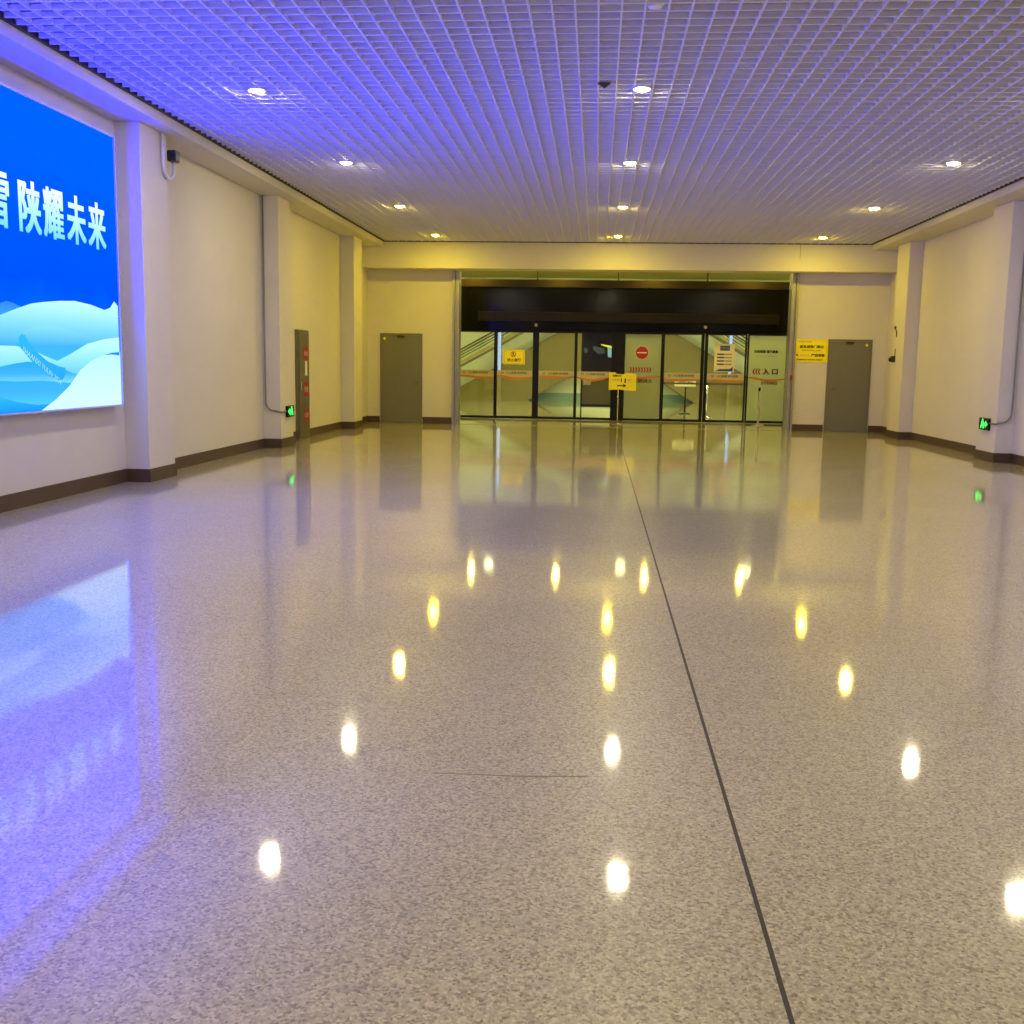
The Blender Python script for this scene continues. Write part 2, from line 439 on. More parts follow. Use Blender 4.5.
for i, (a, b) in enumerate(PAN):
    l = [.008, .045, .085, .045, .014, .045, .085, .045][i]; r = [.045, .085, .045, .014, .045, .085, .045, .010][i]
    y0 = YD-.02 if i % 4 in (0, 3) else YD+.03
    bm = bmesh.new()
    box(bm, a-l, a, y0, y0+.045, .01, 2.42); box(bm, b, b+r, y0, y0+.045, .01, 2.42)
    box(bm, a, b, y0, y0+.045, .01, .075); box(bm, a, b, y0, y0+.045, 2.37, 2.42)
    lf = obj('door_leaf', bm, 'black', d3)
    bm = bmesh.new(); box(bm, a, b, y0+.018, y0+.028, .075, 2.37)
    obj('pane', bm, 'glass', lf)
    # printed safety band with a swoosh below it
    f = Face((0, y0+.017, 0), (1, 0, 0))
    n = 14; up = 1.335; w = b-a
    low = lambda t: (1.245 if i in (4, 7) else 1.185) + .035*(1-2*abs(t-.5)) * (-1 if i != 2 else 1) + .02*math.sin(t*5+i)
    film = 'decal' if i not in (4, 7) else 'frost'
    for k in range(n):
        t0, t1 = k/n, (k+1)/n
        if i not in (4, 7): f.poly([(a+w*t0, low(t0)), (a+w*t1, low(t1)), (a+w*t1, up), (a+w*t0, up)], film, 0, .001)
        f.poly([(a+w*t0, low(t0)-.035-.035*math.sin(t0*3.14)), (a+w*t1, low(t1)-.035-.035*math.sin(t1*3.14)), (a+w*t1, low(t1)), (a+w*t0, low(t0))], 'orange', -.002 if i not in (4, 7) else .004, .002 if i not in (4, 7) else .006)
    if i not in (4, 7):
        f.text('回', a+.12, a+.18, 1.235, 1.295, 'ink', .003)
        f.text('小心玻璃 请勿倚靠', a+.26, b-.16, 1.235, 1.30, 'ink', .003, .01)
    f.done('safety_band', lf)
for xx in (-1.70, 2.90):
    bm = bmesh.new(); bmesh.ops.create_uvsphere(bm, u_segments=16, v_segments=10, radius=.045, matrix=Matrix.Translation((xx, YD-.045, 2.58)))
    obj('door_sensor', bm, mat('pale sensor plastic', (.75, .68, .5), .4), d3)

# ------------------------------------------------------------------ signs on the glass
f = Face((-2.30, YD+.045, 0), (1, 0, 0)); f.o.y = YD+.0445
f.rect(-.30, .30, 1.50, 1.90, 'yellow', 0, .002); 
for a, b, c_, d_ in ((-.275, .275, 1.865, 1.875), (-.275, .275, 1.525, 1.535), (-.275, -.265, 1.535, 1.865), (.265, .275, 1.535, 1.865)): f.rect(a, b, c_, d_, 'ylwborder', .002, .0025)
f.ring(-.02, 1.775, .075, .016, 'redink', .0025, .0035)
f.poly([(-.075, 1.825), (-.063, 1.835), (.035, 1.725), (.023, 1.715)], 'redink', .003, .004)
f.disc(-.02, 1.822, .012, 'ink', .002, .003); f.poly([(-.035, 1.81), (-.005, 1.81), (.0, 1.77), (.02, 1.725), (.005, 1.722), (-.018, 1.76), (-.04, 1.722), (-.055, 1.728), (-.035, 1.77)], 'ink', .002, .003)
f.text('禁止通行', -.19, .19, 1.575, 1.665, 'ink', .0035, .02)
f.done('yellow_sign', loc=(-2.30, YD+.045, 1.5), label='yellow no-passing sign with red circle stuck on the second glass door pane', cat='sign')

# no-entry poster (fifth pane)
f = Face((1.245, YD-.0035, 0), (1, 0, 0))
f.rect(-.485, .485, .08, 2.365, 'frost2', 0, .001)
f.disc(-.03, 1.87, .185, 'paper', .001, .0018, 48); f.disc(-.03, 1.87, .172, 'redink', .002, .0028, 48)
f.rect(-.165, .105, 1.855, 1.885, 'paper', .003, .0035)
for k in range(8):
    u = -.36+k*.076
    f.poly([(u, 1.475), (u+.035, 1.475), (u+.07, 1.405), (u+.035, 1.335), (u, 1.335), (u+.035, 1.405)], 'redink', .001, .003)
f.text('请右侧进入', -.40, .28, 1.05, 1.16, 'redink', .007, .015)
f.done('no_entry_poster', loc=(1.245, YD, .08), label='grey green poster with round red no-entry disc on the fifth glass door pane', cat='poster')

# entrance poster (eighth pane)
f = Face((4.595, YD-.0035, 0), (1, 0, 0))
f.rect(-.49, .49, .08, 2.365, 'frost', 0, .001)
f.text('扫码核验 请不聚集', -.355, .285, 1.905, 1.99, 'ink', .003, .05)
f.rect(-.33, .27, 1.825, 1.833, 'greyink', .001, .002)
for k in range(3):
    u = -.38+k*.072
    f.poly([(u+.035, 1.49), (u+.075, 1.49), (u+.04, 1.41), (u+.075, 1.33), (u+.035, 1.33), (u, 1.41)], 'redink', .001, .003)
f.text('入', -.11, .07, 1.33, 1.50, 'redink', .003, .05); f.text('口', .14, .30, 1.335, 1.485, 'redink', .003, .05)
f.text('ENTRANCE', -.13, .30, 1.06, 1.14, 'redink', .007, .05)
f.done('entrance_poster', loc=(4.595, YD, .08), label='pale green poster with red entrance lettering and arrows on the last glass pane', cat='poster')

# notice poster (seventh pane)
f = Face((3.45, YD+.0445, 0), (1, 0, 0))
f.rect(-.27, .27, 1.38, 2.14, 'paper', 0, .001)
f.rect(-.12, .14, 1.96, 2.09, 'blueink', .001, .002)
f.text('疫情防控', -.10, .12, 1.99, 2.06, 'greyink', .0025)
for k in range(4):
    z = 1.86-k*.09
    f.rect(-.20, 0, z-.02, z+.02, 'blueink', .001, .002); f.rect(.015, .20, z-.018, z+.018, 'greyink', .001, .002)
f.poly([(-.25, 1.40), (.24, 1.40), (.24, 1.53), (.16, 1.47), (.0, 1.46), (-.12, 1.46)], 'navy', .001, .002)
f.done('notice_poster', loc=(3.45, YD+.045, 1.38), label='cream and blue notice poster on the seventh glass door pane', cat='poster')

# yellow notice on the wall beside the right steel door
f = Face((5.14, YB-.001, 0), (1, 0, 0))
f.rect(-.40, .40, 1.66, 2.21, 'yellow', -.0, .012)
for a, b, c_, d_ in ((-.37, .37, 2.175, 2.18), (-.37, .37, 1.69, 1.695), (-.37, -.365, 1.69, 2.18), (.365, .37, 1.69, 2.18)): f.rect(a, b, c_, d_, 'ylwborder', .012, .013)
f.text('西安铁路 安全提示', -.29, .0, 2.135, 2.165, 'ink', .0135)
f.text('紧急疏散门禁止', -.27, .31, 2.0, 2.07, 'ink', .0135, .03)
f.text('非紧急情况请勿开启通行', -.22, .23, 1.93, 1.965, 'ink', .0135)
f.disc(-.325, 1.835, .022, 'ink', .012, .0135); f.text('请勿在此', -.26, -.04, 1.81, 1.845, 'ylwborder', .0135)
f.text('严禁堵塞', .01, .33, 1.795, 1.865, 'ink', .0135, .03)
f.text('消防疏散通道 请保持畅通 谢谢配合', -.34, .29, 1.705, 1.745, 'ink', .0135, .01)
f.done('wall_notice', loc=(5.14, YB, 1.66), label='yellow notice with black characters on the wall left of the right-hand grey door', cat='sign')

# ------------------------------------------------------------------ free standing sign and posts outside the glass
def stanchion(name, x, y, h, label, cat='post', group=None, belt=True):
    e = empty(name, (x, y, 0), label, cat, group)
    bm = bmesh.new(); lathe(bm, [(0, 0), (.17, 0), (.175, .012), (.16, .028), (.06, .045), (.03, .06), (0, .06)], x, y)
    obj('base', bm, 'chrome', e)
    bm = bmesh.new(); tube(bm, [(x, y, .05), (x, y, h-.07)], .03, 20)
    obj('pole', bm, 'chrome', e)
    bm = bmesh.new(); lathe(bm, [(0, h), (.034, h-.004), (.036, h-.07), (0, h-.07)], x, y, 20)
    obj('cap', bm, 'black', e)
    return e
stanchion('barrier_post', 4.27, 28.35, 1.0, 'chrome barrier post standing outside the entrance poster')

e = empty('sign_stand', (.56, 27.6, 0), 'yellow sign with black arrow on a thin chrome stand before the centre door post', 'sign')
bm = bmesh.new(); lathe(bm, [(0, 0), (.15, 0), (.155, .012), (.14, .022), (.03, .035), (0, .035)], .56, 27.6)
obj('base', bm, 'chrome', e)
bm = bmesh.new(); tube(bm, [(.56, 27.6, .03), (.56, 27.6, .93)], .014, 14)
obj('pole', bm, 'chrome', e)
f = Face((.665, 27.57, 0), (1, 0, 0))
f.poly([(-.355, .885), (-.06, .90), (.0, .89), (.345, .865), (.355, 1.31), (.10, 1.325), (.02, 1.29), (-.16, 1.30), (-.19, 1.335), (-.345, 1.33)], 'yellow', 0, .012)
f.done('sign_panel', e, fix=True)
f = Face((.665, 27.5575, 0), (1, 0, 0))
f.text('温馨提示', -.26, -.02, 1.225, 1.285, 'ink', .001, .02)
f.text('前方候车厅', -.26, -.07, 1.12, 1.16, 'ink', .001)
f.text('1', -.045, -.02, 1.09, 1.19, 'ink', .001, .01); f.text('1', .05, .085, 1.07, 1.18, 'ink', .001, .03); f.text('号门', .12, .24, 1.08, 1.17, 'greyink', .001)
f.poly([(-.14, .985), (.02, .985), (.02, .95), (.10, 1.0), (.02, 1.05), (.02, 1.012), (-.14, 1.012)], 'ink', 0, .001)
f.done('lettering', e)

# ------------------------------------------------------------------ lamps
def downlight(x, y, z, lm, label, group, r=.08):
    e = empty('downlight', (x, y, z), label, 'ceiling light', group)
    bm = bmesh.new(); lathe(bm, [(0, z+.05), (r*1.22, z+.05), (r*1.25, z-.004), (r*1.15, z-.014), (r*.98, z-.010), (r*.95, z+.01)], x, y, 28)
    obj('trim_ring', bm, 'lamptrim', e)
    bm = bmesh.new(); lathe(bm, [(r*.96, z-.006), (r*.7, z-.020), (r*.35, z-.027), (0, z-.029)], x, y, 28)
    bmesh.ops.recalc_face_normals(bm, faces=bm.faces[:])
    obj('lens', bm, lm, e)
    return e
last = downlight(-3.73, 24.35, H, 'lampa', 'round downlight in the grid, farthest of the left row', 'downlights in the grid ceiling')
rows = [-.8, 3.4, 7.5, 11.62, 15.70, 19.95, 24.35]
cols = [(-3.73, 'left'), (.39, 'middle'), (4.88, 'right')]
near = {11.62: 'nearest visible', 15.70: 'second nearest', 19.95: 'third nearest', 24.35: 'farthest'}
first = downlight(-3.73, 11.62, H, 'lamp', 'round downlight in the grid, nearest visible of the left row', 'downlights in the grid ceiling')
warm = downlight(-3.73, 19.95, H, 'lampw', 'round downlight in the grid, third nearest of the left row', 'downlights in the grid ceiling')
for y in rows:
    for x, side in cols:
        if (x, y) in ((-3.73, 11.62), (-3.73, 19.95), (-3.73, 24.35)): continue
        o = copy_tree(first if y < 18 else warm if y < 22 else last); o.location = (x, y, H)
        if y in near:
            k = 'nearest of the right row, just outside the frame' if (side == 'right' and y == 11.62) else '%s of the %s row' % (near[y], side)
            o['label'] = 'round downlight in the grid, ' + k
        else: o['label'] = 'round downlight of the %s row overhead, nearer than the picture shows' % side
f2 = downlight(-3.35, 28.85, 4.25, 'lampy', 'amber downlight over the glass doors, first from the left', 'amber downlights over the glass doors', .07)
for i, x in enumerate((-1.0, 1.45, 4.05)):
    o = copy_tree(f2); o.location = (x, 28.85, 4.25)
    o['label'] = 'amber downlight over the glass doors, %s from the left' % ('second', 'third', 'fourth')[i]

# smoke detector and the small dark fitting
e = empty('smoke_detector', (.39, 9.08, H), 'round pale smoke detector under the grid near the top edge', 'detector')
bm = bmesh.new(); lathe(bm, [(.0, H+.034), (.075, H+.034), (.075, H+.016), (.062, H+.006)], .39, 9.08); obj('base', bm, 'lamptrim', e)
bm = bmesh.new(); lathe(bm, [(.058, H+.014), (.055, H-.004), (.035, H-.012), (0, H-.014)], .39, 9.08); obj('sensor_dome', bm, 'grid', e)
bm = bmesh.new()
vs = [bm.verts.new(p) for p in ((-.07, 11.36, H-.001), (.07, 11.36, H-.001), (.07, 11.45, H-.001), (-.07, 11.45, H-.001), (0.0, 11.40, H-.055))]
bm.faces.new(vs[:4]); [bm.faces.new((vs[i], vs[(i+1) % 4], vs[4])) for i in range(4)]
obj('ceiling_sensor', bm, 'dark', loc=(0, 11.4, H-.05), label='small dark wedge-shaped sensor on the grid left of the nearest middle downlight', cat='sensor')

# ------------------------------------------------------------------ backlit advertising board on the left wall
Y0, Y1, Z0, Z1 = 7.86, 12.2, .94, 4.02
XB = -5.60
lb = empty('light_box', (XL, (Y0+Y1)/2, Z0), 'large backlit blue poster with snow hills and white characters on the left wall', 'advertising board')
bm = bmesh.new(); box(bm, XL, XB-.012, Y0, Y1, Z0, Z1)
obj('housing', bm, 'steel', lb)
bm = bmesh.new(); t = .018
for a in ((Y0, Y1, Z0, Z0+t), (Y0, Y1, Z1-t, Z1), (Y0, Y0+t, Z0+t, Z1-t), (Y1-t, Y1, Z0+t, Z1-t)): box(bm, XB-.012, XB+.006, *a)
obj('frame', bm, mat('pale frame strip', (.6, .65, .7), .4, metal=.3), lb)
K = 1.2; KB = 26.0
oz = -Z0      # object space starts at the board's foot
def zz(z): return z+oz
def G(name, stops, z0, z1, s=K): return emis_grad(name, stops, zz(z0), zz(z1), s)
W_ = (.50, .92, 1.1); C1 = (.05, .42, .95); C2 = (.02, .24, .85); C0 = (.24, .70, 1.)
skym = emis_grad('printed blue sky', [(0, (.0, .007, 1.)), (.35, (.0, .0035, 1.)), (1, (.0, .005, 1.))], zz(1.9), zz(4.0), KB, .35)
H1 = [(9.67, 1.99), (9.79, 2.02), (9.91, 2.01), (10.05, 1.98)]
H2 = [(9.66, 1.88), (9.97, 1.96), (10.23, 2.02), (10.47, 2.05), (10.79, 2.08), (11.13, 2.1), (11.49, 2.08), (11.82, 2.04), (11.96, 2.07), (12.07, 2.15), (12.16, 2.1)]
H3 = [(9.64, 1.71), (9.85, 1.7), (10.04, 1.74), (10.28, 1.8), (10.62, 1.82), (11.06, 1.78), (11.38, 1.73), (11.8, 1.74), (12.16, 1.75)]
H4 = [(9.63, 1.6), (9.93, 1.6), (10.25, 1.56), (10.45, 1.51), (10.7, 1.46), (10.97, 1.53), (11.37, 1.65), (11.79, 1.71), (12.16, 1.74)]
H5 = [(9.61, 1.4), (9.86, 1.43), (10.11, 1.45), (10.41, 1.44), (10.73, 1.40), (11.03, 1.33), (12.16, 1.2)]
H6 = [(9.6, 1.27), (9.9, 1.26), (10.4, 1.26), (10.94, 1.23), (12.16, 1.1)]
H7 = [(9.59, 1.12), (9.89, 1.06), (10.27, 1.02), (10.55, 1.02), (10.85, 1.11), (12.16, 1.2)]
FG = [(10.34, .958), (10.63, 1.06), (10.94, 1.2), (11.18, 1.36), (11.43, 1.46), (11.78, 1.53), (12.16, 1.57)]
f = Face((XB-.012, 0, 0), (0, 1, 0))       # u = +y, n = +x
f.rect(Y0+.005, Y1-.005, Z0+.005, Z1-.005, skym, 0, .001)
f.done('printed_sky', lb)
f = Face((XB-.012, 0, 0), (0, 1, 0)); d = [.001]
def hill(tops, m, left):
    pts = [(Y0+.02, Z0+.02), (tops[-1][0], Z0+.02)] + [(a, b) for a, b in tops[::-1]] + left[::-1]
    d0 = d[0]; d[0] += .0006
    f.poly(pts, m, d0, d[0])
hill(H1+[(10.8, 1.9)], G('far hill print', [(0, C1), (1, (.03, .22, .75))], 1.8, 2.02), [(Y0+.02, 1.98), (8.6, 2.12), (9.2, 2.0), (9.5, 1.93)])
hill(H2, G('pale hill print', [(0, C1), (.5, C0), (1, W_)], 1.6, 2.1), [(Y0+.02, 1.9), (8.4, 1.97), (9.1, 1.9)])
hill(H3, G('middle hill print', [(0, (.05, .50, 1.)), (.55, C1), (1, C0)], 1.35, 1.82), [(Y0+.02, 1.8), (8.5, 1.84), (9.1, 1.76)])
hill(H4, G('near hill print', [(0, C1), (.5, (.25, .72, 1.)), (1, W_)], 1.2, 1.7), [(Y0+.02, 1.7), (8.5, 1.62), (9.1, 1.62)])
hill(H5, G('blue dip print', [(0, C0), (.5, C1), (1, (.02, .36, .95))], 1.2, 1.46), [(Y0+.02, 1.3), (8.6, 1.26), (9.2, 1.32)])
hill(H6, G('lower dip print', [(0, (.08, .6, 1.)), (.6, C1), (1, (.03, .42, 1.))], .96, 1.28), [(Y0+.02, 1.15), (8.6, 1.2), (9.2, 1.25)])
hill(H7, G('bottom dip print', [(0, (.01, .28, .95)), (1, (.03, .45, 1.))], .96, 1.12), [(Y0+.02, 1.02), (8.6, 1.12), (9.2, 1.14)])
pts = [(10.34, Z0+.02), (12.17, Z0+.02), (12.17, 1.57)] + FG[::-1][1:]
f.poly(pts, G('foreground snow print', [(0, (.62, .93, .95)), (1, (.45, .88, 1.))], .95, 1.55), d[0], d[0]+.0006); d[0] += .0006
f.poly([(11.74, 1.53), (11.84, 1.535), (11.96, 1.54), (12.15, 1.53), (12.15, 1.57), (11.96, 1.56)], emis('crescent print', C2, K), d[0], d[0]+.0005)
f.done('printed_snow_hills', lb)
# printed snowboard
f = Face((XB-.012+d[0]+.0002, 0, 0), (0, 1, 0))
sbm = G('snowboard print', [(0, (.02, .35, .75)), (1, (.03, .45, .95))], 1.2, 1.7)
f.poly([(9.97, 1.60), (9.97, 1.68), (10.02, 1.72), (10.08, 1.71), (10.25, 1.57), (10.5, 1.455), (10.72, 1.405), (10.86, 1.39), (10.86, 1.33), (10.80, 1.27), (10.70, 1.255), (10.45, 1.33), (10.2, 1.45)], sbm, 0, .0005)
f.done('printed_snowboard', lb)
wt = emis('board lettering print', (.45, .85, 1.), K*.8)
f = Face((XB-.0055, 0, 0), Vector((0, math.cos(-.44), math.sin(-.44))), Vector((0, -math.sin(-.44), math.cos(-.44))))
f.o = Vector((XB-.0055, 10.05, 1.60))
f.text('SHAANXI YULIN 2024', .0, .80, -.055, .0, wt, .0003)
f.done('printed_board_name', lb)
f = Face((XB-.006, 0, 0), (0, 1, 0))
ch = G('slogan print', [(0, (.12, .62, .95)), (.6, (.5, .9, 1.)), (1, (.85, 1., 1.))], 2.68, 3.2)
for s, y0 in (('逐', 8.13), ('梦', 8.59), ('冰', 9.05), ('雪', 9.50), ('陕', 10.08), ('耀', 10.54), ('未', 11.02), ('来', 11.49)):
    f.text(s, y0, y0+.42, 2.70, 3.21, ch, .002, .035)
f.done('printed_slogan', lb)

# ------------------------------------------------------------------ small wall things
def arc(p, c, n=8): return p
# camera on a hooked white pipe
e = empty('security_camera', (PL+.03, 13.1, 4.25), 'dark security camera on a hooked white pipe beside the blue board', 'camera')
r = .17; yc = 13.06+r; zc = 3.90
pts = [(PL+.035, 13.06, 4.25), (PL+.035, 13.06, zc)] + [(PL+.035, yc-r*math.cos(t*math.pi/12), zc-r*math.sin(t*math.pi/12)) for t in range(1, 13)] + [(PL+.035, yc+r, zc+.05)]
bm = bmesh.new(); tube(bm, pts, .02, 12); obj('hooked_pipe', bm, 'pipe', e)
bm = bmesh.new(); box(bm, PL-.02, PL+.10, yc+r-.10, yc+r+.06, zc+.05, zc+.19, bev=.02); h_ = obj('camera_housing', bm, 'cctv', e)
bm = bmesh.new(); bmesh.ops.create_uvsphere(bm, u_segments=20, v_segments=12, radius=.045, matrix=Matrix.Translation((PL+.06, yc+r-.10, zc+.10)))
obj('camera_lens', bm, 'lens', h_)

def bend(p0, p1, p2, r, n=6):
    p0, p1, p2 = map(Vector, (p0, p1, p2)); a = (p0-p1).normalized(); b = (p2-p1).normalized()
    s, t = p1+a*r, p1+b*r; o = []
    for i in range(n+1):
        k = i/n; o.append(tuple(s*(1-k)**2 + p1*2*k*(1-k) + t*k*k))
    return o
# conduits feeding the exit signs
yl = 17.88
pts = [(XL+.045, yl, 4.24)] + bend((XL+.045, yl, 4), (XL+.045, yl, .64), (PL+.02, yl, .64), .18) + bend((PL-.1, yl, .64), (PL+.02, yl, .62), (PL+.02, 18.2, .62), .05) + [(PL+.02, 18.19, .62)]
bm = bmesh.new(); tube(bm, pts, .014, 10)
obj('conduit', bm, 'conduit', loc=pts[0], label='thin grey conduit running down the corner left of the left exit sign', cat='conduit')
yr = 18.13
pts = [(XR-.06, yr, 4.24)] + bend((XR-.06, yr, 4), (XR-.06, yr, .66), (PR-.02, yr, .66), .2) + bend((PR+.1, yr, .66), (PR-.02, yr, .65), (PR-.02, 18.4, .64), .05) + [(PR-.02, 18.42, .64)]
bm = bmesh.new(); tube(bm, pts, .014, 10)
obj('conduit', bm, 'conduit', loc=pts[0], label='thin grey conduit bending round the pilaster to the right exit sign', cat='conduit')
def exit_sign(x, s, y0, y1, z0, z1, label):
    e = empty('exit_sign', (x, (y0+y1)/2, z0), label, 'exit sign')
    bm = bmesh.new(); box(bm, min(x, x+s*.04), max(x, x+s*.04), y0, y1, z0, z1, bev=.004); obj('sign_frame', bm, 'black', e)
    f = Face((x+s*.041, (y0+y1)/2, (z0+z1)/2), (0, 1 if s > 0 else -1, 0)); w = (y1-y0)/2; h = (z1-z0)/2
    q = 1 if s > 0 else -1
    # running figure and arrow
    g = w*.22*q
    f.disc(g, h*.62, .026, 'green')
    f.poly([(g-.05, h*.42), (g+.05, h*.42), (g+.055, -h*.05), (g+.09, -h*.72), (g+.05, -h*.75), (g, -h*.15), (g-.06, -h*.75), (g-.09, -h*.7), (g-.05, -h*.05)], 'green')
    f.poly([(-q*w*.42, .025), (-q*w*.42, .055), (-q*w*.85, 0), (-q*w*.42, -.055), (-q*w*.42, -.025), (-q*w*.22, -.025), (-q*w*.22, .025)][::q], 'green')
    f.done('lit_symbol', e)
exit_sign(PL, 1, 18.19, 18.58, .52, .715, 'small green lit exit sign low on the left pilaster')
exit_sign(PR, -1, 18.42, 18.86, .52, .72, 'small green lit exit sign low on the right pilaster')

# hydrant cabinet
e = empty('hydrant_cabinet', (XL+.03, 20.3, 0), 'tall grey steel hydrant cabinet with three red stickers on the left wall', 'cabinet')
bm = bmesh.new(); box(bm, XL, XL+.06, 19.85, 20.62, .0, 2.09); obj('cabinet_body', bm, 'cab', e)
bm = bmesh.new(); box(bm, XL+.06, XL+.075, 19.89, 20.58, .04, 2.05); dr = obj('cabinet_door', bm, 'cab', e)
bm = bmesh.new(); box(bm, XL+.075, XL+.095, 19.94, 19.97, .95, 1.10); obj('handle', bm, 'chrome', dr)
for u0, u1, z0, z1, mm, tx, tm in ((-.17, .18, 1.52, 1.78, 'red', '消火栓', 'white'), (-.05, .10, 1.22, 1.5, 'white', '', ''), (-.17, .18, .82, 1.10, 'red', '消火栓', 'paper'), (-.17, .18, .33, .58, 'red', '119', 'white')):
    f = Face((XL+.0755, 20.33, 0), (0, 1, 0)); f.rect(u0, u1, z0, z1, mm)
    if tx: f.text(tx, u0+.05, u1-.05, z0+.08, z1-.08, tm, .004)
    f.done('sticker', dr)

# fittings on the far right pilaster
e = empty('wall_camera', (PR, 24.52, 1.66), 'small black camera with a red wire on the far right pilaster', 'camera')
bm = bmesh.new(); box(bm, PR-.08, PR, 24.44, 24.58, 1.68, 1.82, bev=.015); hh = obj('camera_housing', bm, 'cctv', e)
bm = bmesh.new(); bmesh.ops.create_uvsphere(bm, u_segments=16, v_segments=10, radius=.05, matrix=Matrix.Translation((PR-.085, 24.52, 1.74))); obj('camera_lens', bm, 'lens', hh)
bm = bmesh.new(); tube(bm, [(PR-.008, 24.48, 1.82), (PR-.008, 24.47, 1.98)], .008); obj('wire', bm, mat('brown red wire', (.3, .04, .02), .5), e)
bm = bmesh.new(); tube(bm, [(PR-.012, 24.56, 2.46), (PR-.03, 24.54, 2.44), (PR-.02, 24.47, 2.39), (PR-.012, 24.45, 2.36), (PR-.01, 24.44, 2.24)], .012)
box(bm, PR-.03, PR, 24.53, 24.60, 2.42, 2.48)
obj('cable_stub', bm, mat('dark brown cable', (.10, .03, .02), .5), loc=(PR, 24.5, 2.3), label='short dark cable stub above the small camera on the right pilaster', cat='cable')

# ------------------------------------------------------------------ hall beyond the glass
bm = bmesh.new(); box(bm, -16, 18, 46.3, 46.6, 0, 5.6); obj('wall_back', bm, 'hallwall', kind='structure')
bm = bmesh.new(); box(bm, -16.2, -16, YD, 46.6, 0, 5.6); obj('wall_left', bm, 'hallwall', kind='structure')
bm = bmesh.new(); box(bm, 18, 18.2, YD, 46.6, 0, 5.6); obj('wall_right', bm, 'hallwall', kind='structure')
bm = bmesh.new(); box(bm, -16, -4.1, YD, YD+.12, 0, 5.6); box(bm, 5.46, 18, YD, YD+.12, 0, 5.6); box(bm, -4.1, 5.46, YD+.0, YD+.1, 4.25, 5.6)
obj('wall_front', bm, 'hallwall', kind='structure')
bm = bmesh.new(); box(bm, -16, 18, YD, 46.6, 5.2, 5.6); obj('ceiling', bm, mat('olive hall ceiling', (.42, .34, .12), .6), kind='structure')
bm = bmesh.new(); box(bm, -16, 18, 46.26, 46.3, 0, .30); obj('baseboard_back', bm, 'teal', kind='structure')
def hlamp(x, y, w, l, a):
    e = empty('hall_light', (x, y, 5.17), None, 'ceiling light', 'long lights in the hall ceiling')
    bm = bmesh.new(); box(bm, -w/2-.03, w/2+.03, -l/2-.03, l/2+.03, -.04, 0)
    bmesh.ops.rotate(bm, verts=bm.verts[:], matrix=Matrix.Rotation(a, 3, 'Z')); bmesh.ops.translate(bm, verts=bm.verts[:], vec=(x, y, 5.17)); 
    for q in (-l/3, l/3): tube(bm, [(x, y+q, 5.165), (x, y+q, 5.2)], .012)
    obj('fitting', bm, 'lamptrim', e)
    bm = bmesh.new(); box(bm, -w/2, w/2, -l/2, l/2, -.055, -.04)
    bmesh.ops.rotate(bm, verts=bm.verts[:], matrix=Matrix.Rotation(a, 3, 'Z')); bmesh.ops.translate(bm, verts=bm.verts[:], vec=(x, y, 5.17)); obj('diffuser', bm, 'halllamp', e)
    return e
k = 0
names = ['first', 'second', 'third', 'fourth', 'fifth', 'sixth', 'seventh', 'eighth']
for y in (33.0, 39.4):
    for x in (-9, -3.4, .9, 5.0, 10.5):
        e = hlamp(x, y, .28, 2.6, random.uniform(-.1, .1)); k += 1
        e['label'] = 'long hall ceiling light, %s from the left in the %s row behind the glass' % (names[[-9, -3.4, .9, 5.0, 10.5].index(x)], 'front' if y < 35 else 'rear')

# sloping stair undersides that meet above the hall
def slope_mass(name, pts, label):
    bm = bmesh.new(); prism(bm, pts, 'y', 45.2, 46.2); return obj(name, bm, 'brown', loc=(pts[0][0], 45.7, 0), label=label, cat='staircase')
slope_mass('staircase', [(-6.72, 0), (-2.93, 0), (.74, 2.09), (.74, 4.25)], 'brown clad stair rising from the left behind the glass doors')
slope_mass('staircase', [(.76, 2.09), (4.1, 0.0), (8.3, 0), (.76, 4.31)], 'brown clad stair rising from the right behind the glass doors')
def escalator(name, xa, xb, zb, sl, s, label):
    """xa low end, xb high end; truss underside z = zb + sl*(x-xa)"""
    e = empty(name, (xa, 44.4, 0), label, 'escalator')
    def seg(x, o): return (x, zb+sl*(x-xa)+o)
    for y0 in (43.6, 45.0):
        bm = bmesh.new(); prism(bm, [seg(xa, 0), seg(xb, 0), seg(xb, .17), seg(xa, .17)], 'y', y0, y0+.06)
        obj('side_cladding', bm, 'truss', e)
        bm = bmesh.new(); prism(bm, [seg(xa, .17), seg(xb, .17), seg(xb, .62), seg(xa, .62)], 'y', y0+.02, y0+.035)
        obj('glass_balustrade', bm, 'hglass', e)
        bm = bmesh.new(); tube(bm, [(xa, y0+.03, zb+.64), (xb, y0+.03, zb+sl*(xb-xa)+.64)], .035); obj('handrail', bm, 'rail', e)
        bm = bmesh.new(); tube(bm, [(xa, y0+.03, zb+.40), (xb, y0+.03, zb+sl*(xb-xa)+.40)], .022); obj('lower_rail', bm, 'rail', e)
    bm = bmesh.new(); prism(bm, [seg(xa, .02), seg(xb, .02), seg(xb, .12), seg(xa, .12)], 'y', 43.66, 45.0)
    obj('step_band', bm, 'truss', e)
escalator('escalator', -8.2, -1.2, 0.0, .553, 1, 'escalator with dark handrails climbing to the right behind the left panes')
escalator('escalator', 9.35, 2.6, 0.0, -.60, -1, 'escalator with dark handrails climbing to the left behind the right panes')
